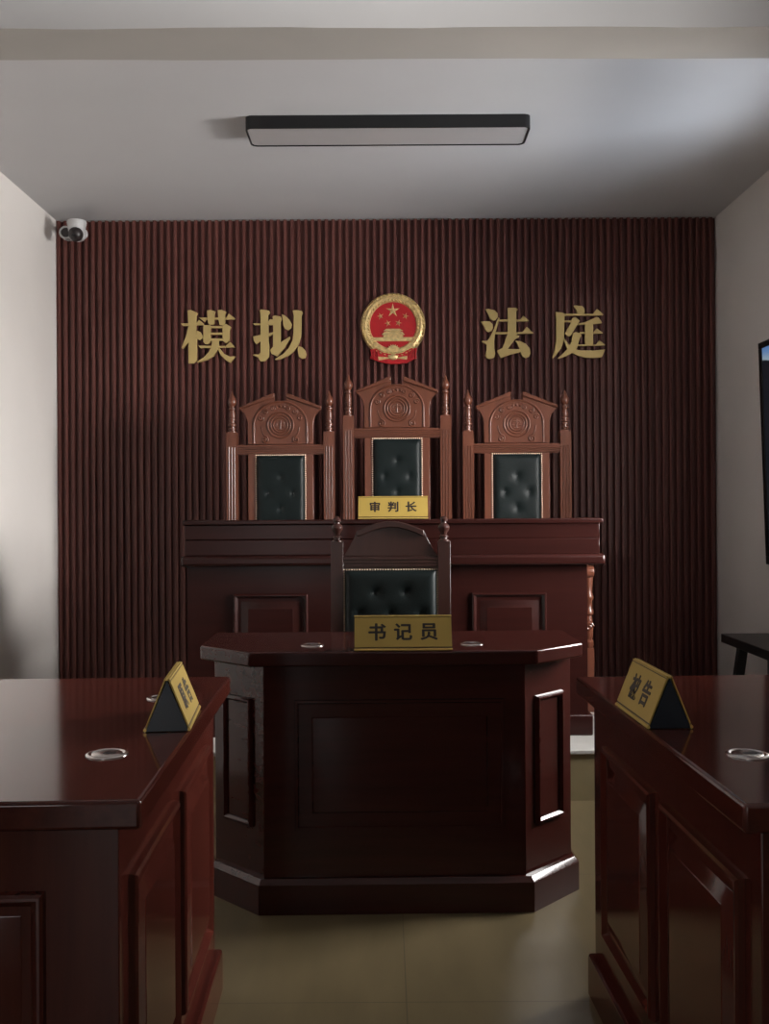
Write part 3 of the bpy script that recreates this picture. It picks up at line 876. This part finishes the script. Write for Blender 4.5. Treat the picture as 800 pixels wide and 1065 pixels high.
MB().lathe(ball, 24, T(.002, -.024, -.020)).build('lens_ball', M['dark'], S, angle=80)
MB().lathe([(.011, 0), (.011, .006), (.007, .007)], 16, T(.002, -.058, -.034) @ Matrix.Rotation(R(70), 4, 'X')).build('lens', M['black'], S)

# ------------------------------------------------------------------ wall display
Dv = thing('tv_screen', 'upright black framed wall display showing a strip of blue sky, above the black bench', 'display', (1.867, 4.475, 1.422))
Dv.rotation_euler = (0, R(-1.72), 0)
hw, hh = .32, .54
MB().box(-.012, .012, -hw, hw, -hh, hh).build('casing', M['black'], Dv, bevel=.004)
bz = MB()
bz.box(-.020, -.0115, -hw, hw, hh - .03, hh); bz.box(-.020, -.0115, -hw, hw, -hh, -hh + .04)
bz.box(-.020, -.0115, -hw, -hw + .035, -hh + .04, hh - .03); bz.box(-.020, -.0115, hw - .035, hw, -hh + .04, hh - .03)
bz.build('bezel', M['black'], Dv, bevel=.002)
MB().box(-.0145, -.0115, -hw + .035, hw - .035, -hh + .04, hh - .03).build('display_panel', M['screen'], Dv)
MB().box(.012, .027, -.15, .15, -.2, .2).build('wall_bracket', M['black'], Dv)

# ------------------------------------------------------------------ black bench by the wall
K = thing('bench', 'narrow black wooden bench with splayed legs under the wall display', 'bench', (1.642, 4.80, 0))
MB().box(0, .235, -1.10, 0, .502, .545).build('bench_top', M['blackwood'], K, bevel=.004)
for fy, s in ((-.17, 1), (-.93, -1)):
    for x0, x1 in ((.045, .01), (.19, .225)):
        mb = MB()
        top = Vector((x0, fy, .502)); bot = Vector((x1, fy + s * .10, 0))
        vs = []
        for c0 in (bot, top):
            for dx, dy in ((-.021, -.021), (.021, -.021), (.021, .021), (-.021, .021)): vs.append((c0.x + dx, c0.y + dy, c0.z))
        mb.add(vs, [(3, 2, 1, 0), (4, 5, 6, 7), (0, 1, 5, 4), (1, 2, 6, 5), (2, 3, 7, 6), (3, 0, 4, 7)])
        mb.build('leg', M['blackwood'], K, bevel=.003)
    MB().box(.05, .185, fy - .012 + s * .04, fy + .012 + s * .04, .26, .30).build('stretcher', M['blackwood'], K)

# ------------------------------------------------------------------ light
def area(name, loc, target, sx, sy, power, col):
    l = bpy.data.lights.new(name, 'AREA'); l.shape = 'RECTANGLE'; l.size = sx; l.size_y = sy
    l.energy = power; l.color = col
    o = bpy.data.objects.new(name, l); COL.objects.link(o); o.location = loc
    d = Vector(target) - Vector(loc)
    o.rotation_euler = d.to_track_quat('-Z', 'Y').to_euler()
    return o
wyc = (WY0 + WY1) / 2; wzc = (WZ0 + WZ1) / 2
area('window_daylight', (XR + 1.6, 3.4, 2.0), (-1.6, 4.5, 1.3), 3.2, 1.7, 1400, (1.0, .965, .94))
area('ground_bounce', (XR + 1.1, 2.65, .2), (XR - 1.2, 3.9, 2.8), 1.6, 1.0, 150, (.78, .88, 1.0))
area('beam_front_fill', (XR + 2.5, -3.3, 1.45), (-.4, 2.8, 2.6), 2.2, .4, 560, (1.0, .965, .93))  # added fill lamp that brightens the front of the beam
area('desk_front_fill', (-1.0, YF - 1.2, 1.5), (0, 2, 1.0), 2.0, 2.2, 30, (1.0, .95, .90))  # added weak fill lamp behind the camera, lifts the desk fronts
wd = bpy.data.worlds.new('World'); scene.world = wd; wd.use_nodes = True
bg = wd.node_tree.nodes['Background']; bg.inputs['Color'].default_value = (.75, .87, 1, 1); bg.inputs['Strength'].default_value = .6

# ------------------------------------------------------------------ camera
cam = bpy.data.cameras.new('camera'); co = bpy.data.objects.new('camera', cam); COL.objects.link(co)
cam.sensor_fit = 'VERTICAL'; cam.sensor_height = 36; cam.sensor_width = 27
cam.lens = 1020 / 1065 * 36
cam.shift_y = -4.5 / 1065
co.location = (0, 0, 1.17); co.rotation_euler = (R(90), ROLL, 0)
cam.clip_start = .05
scene.camera = co
scene.view_settings.view_transform = 'Standard'
scene.view_settings.look = 'None'
scene.cycles.use_denoising = True
scene.cycles.max_bounces = 8
scene.cycles.diffuse_bounces = 5
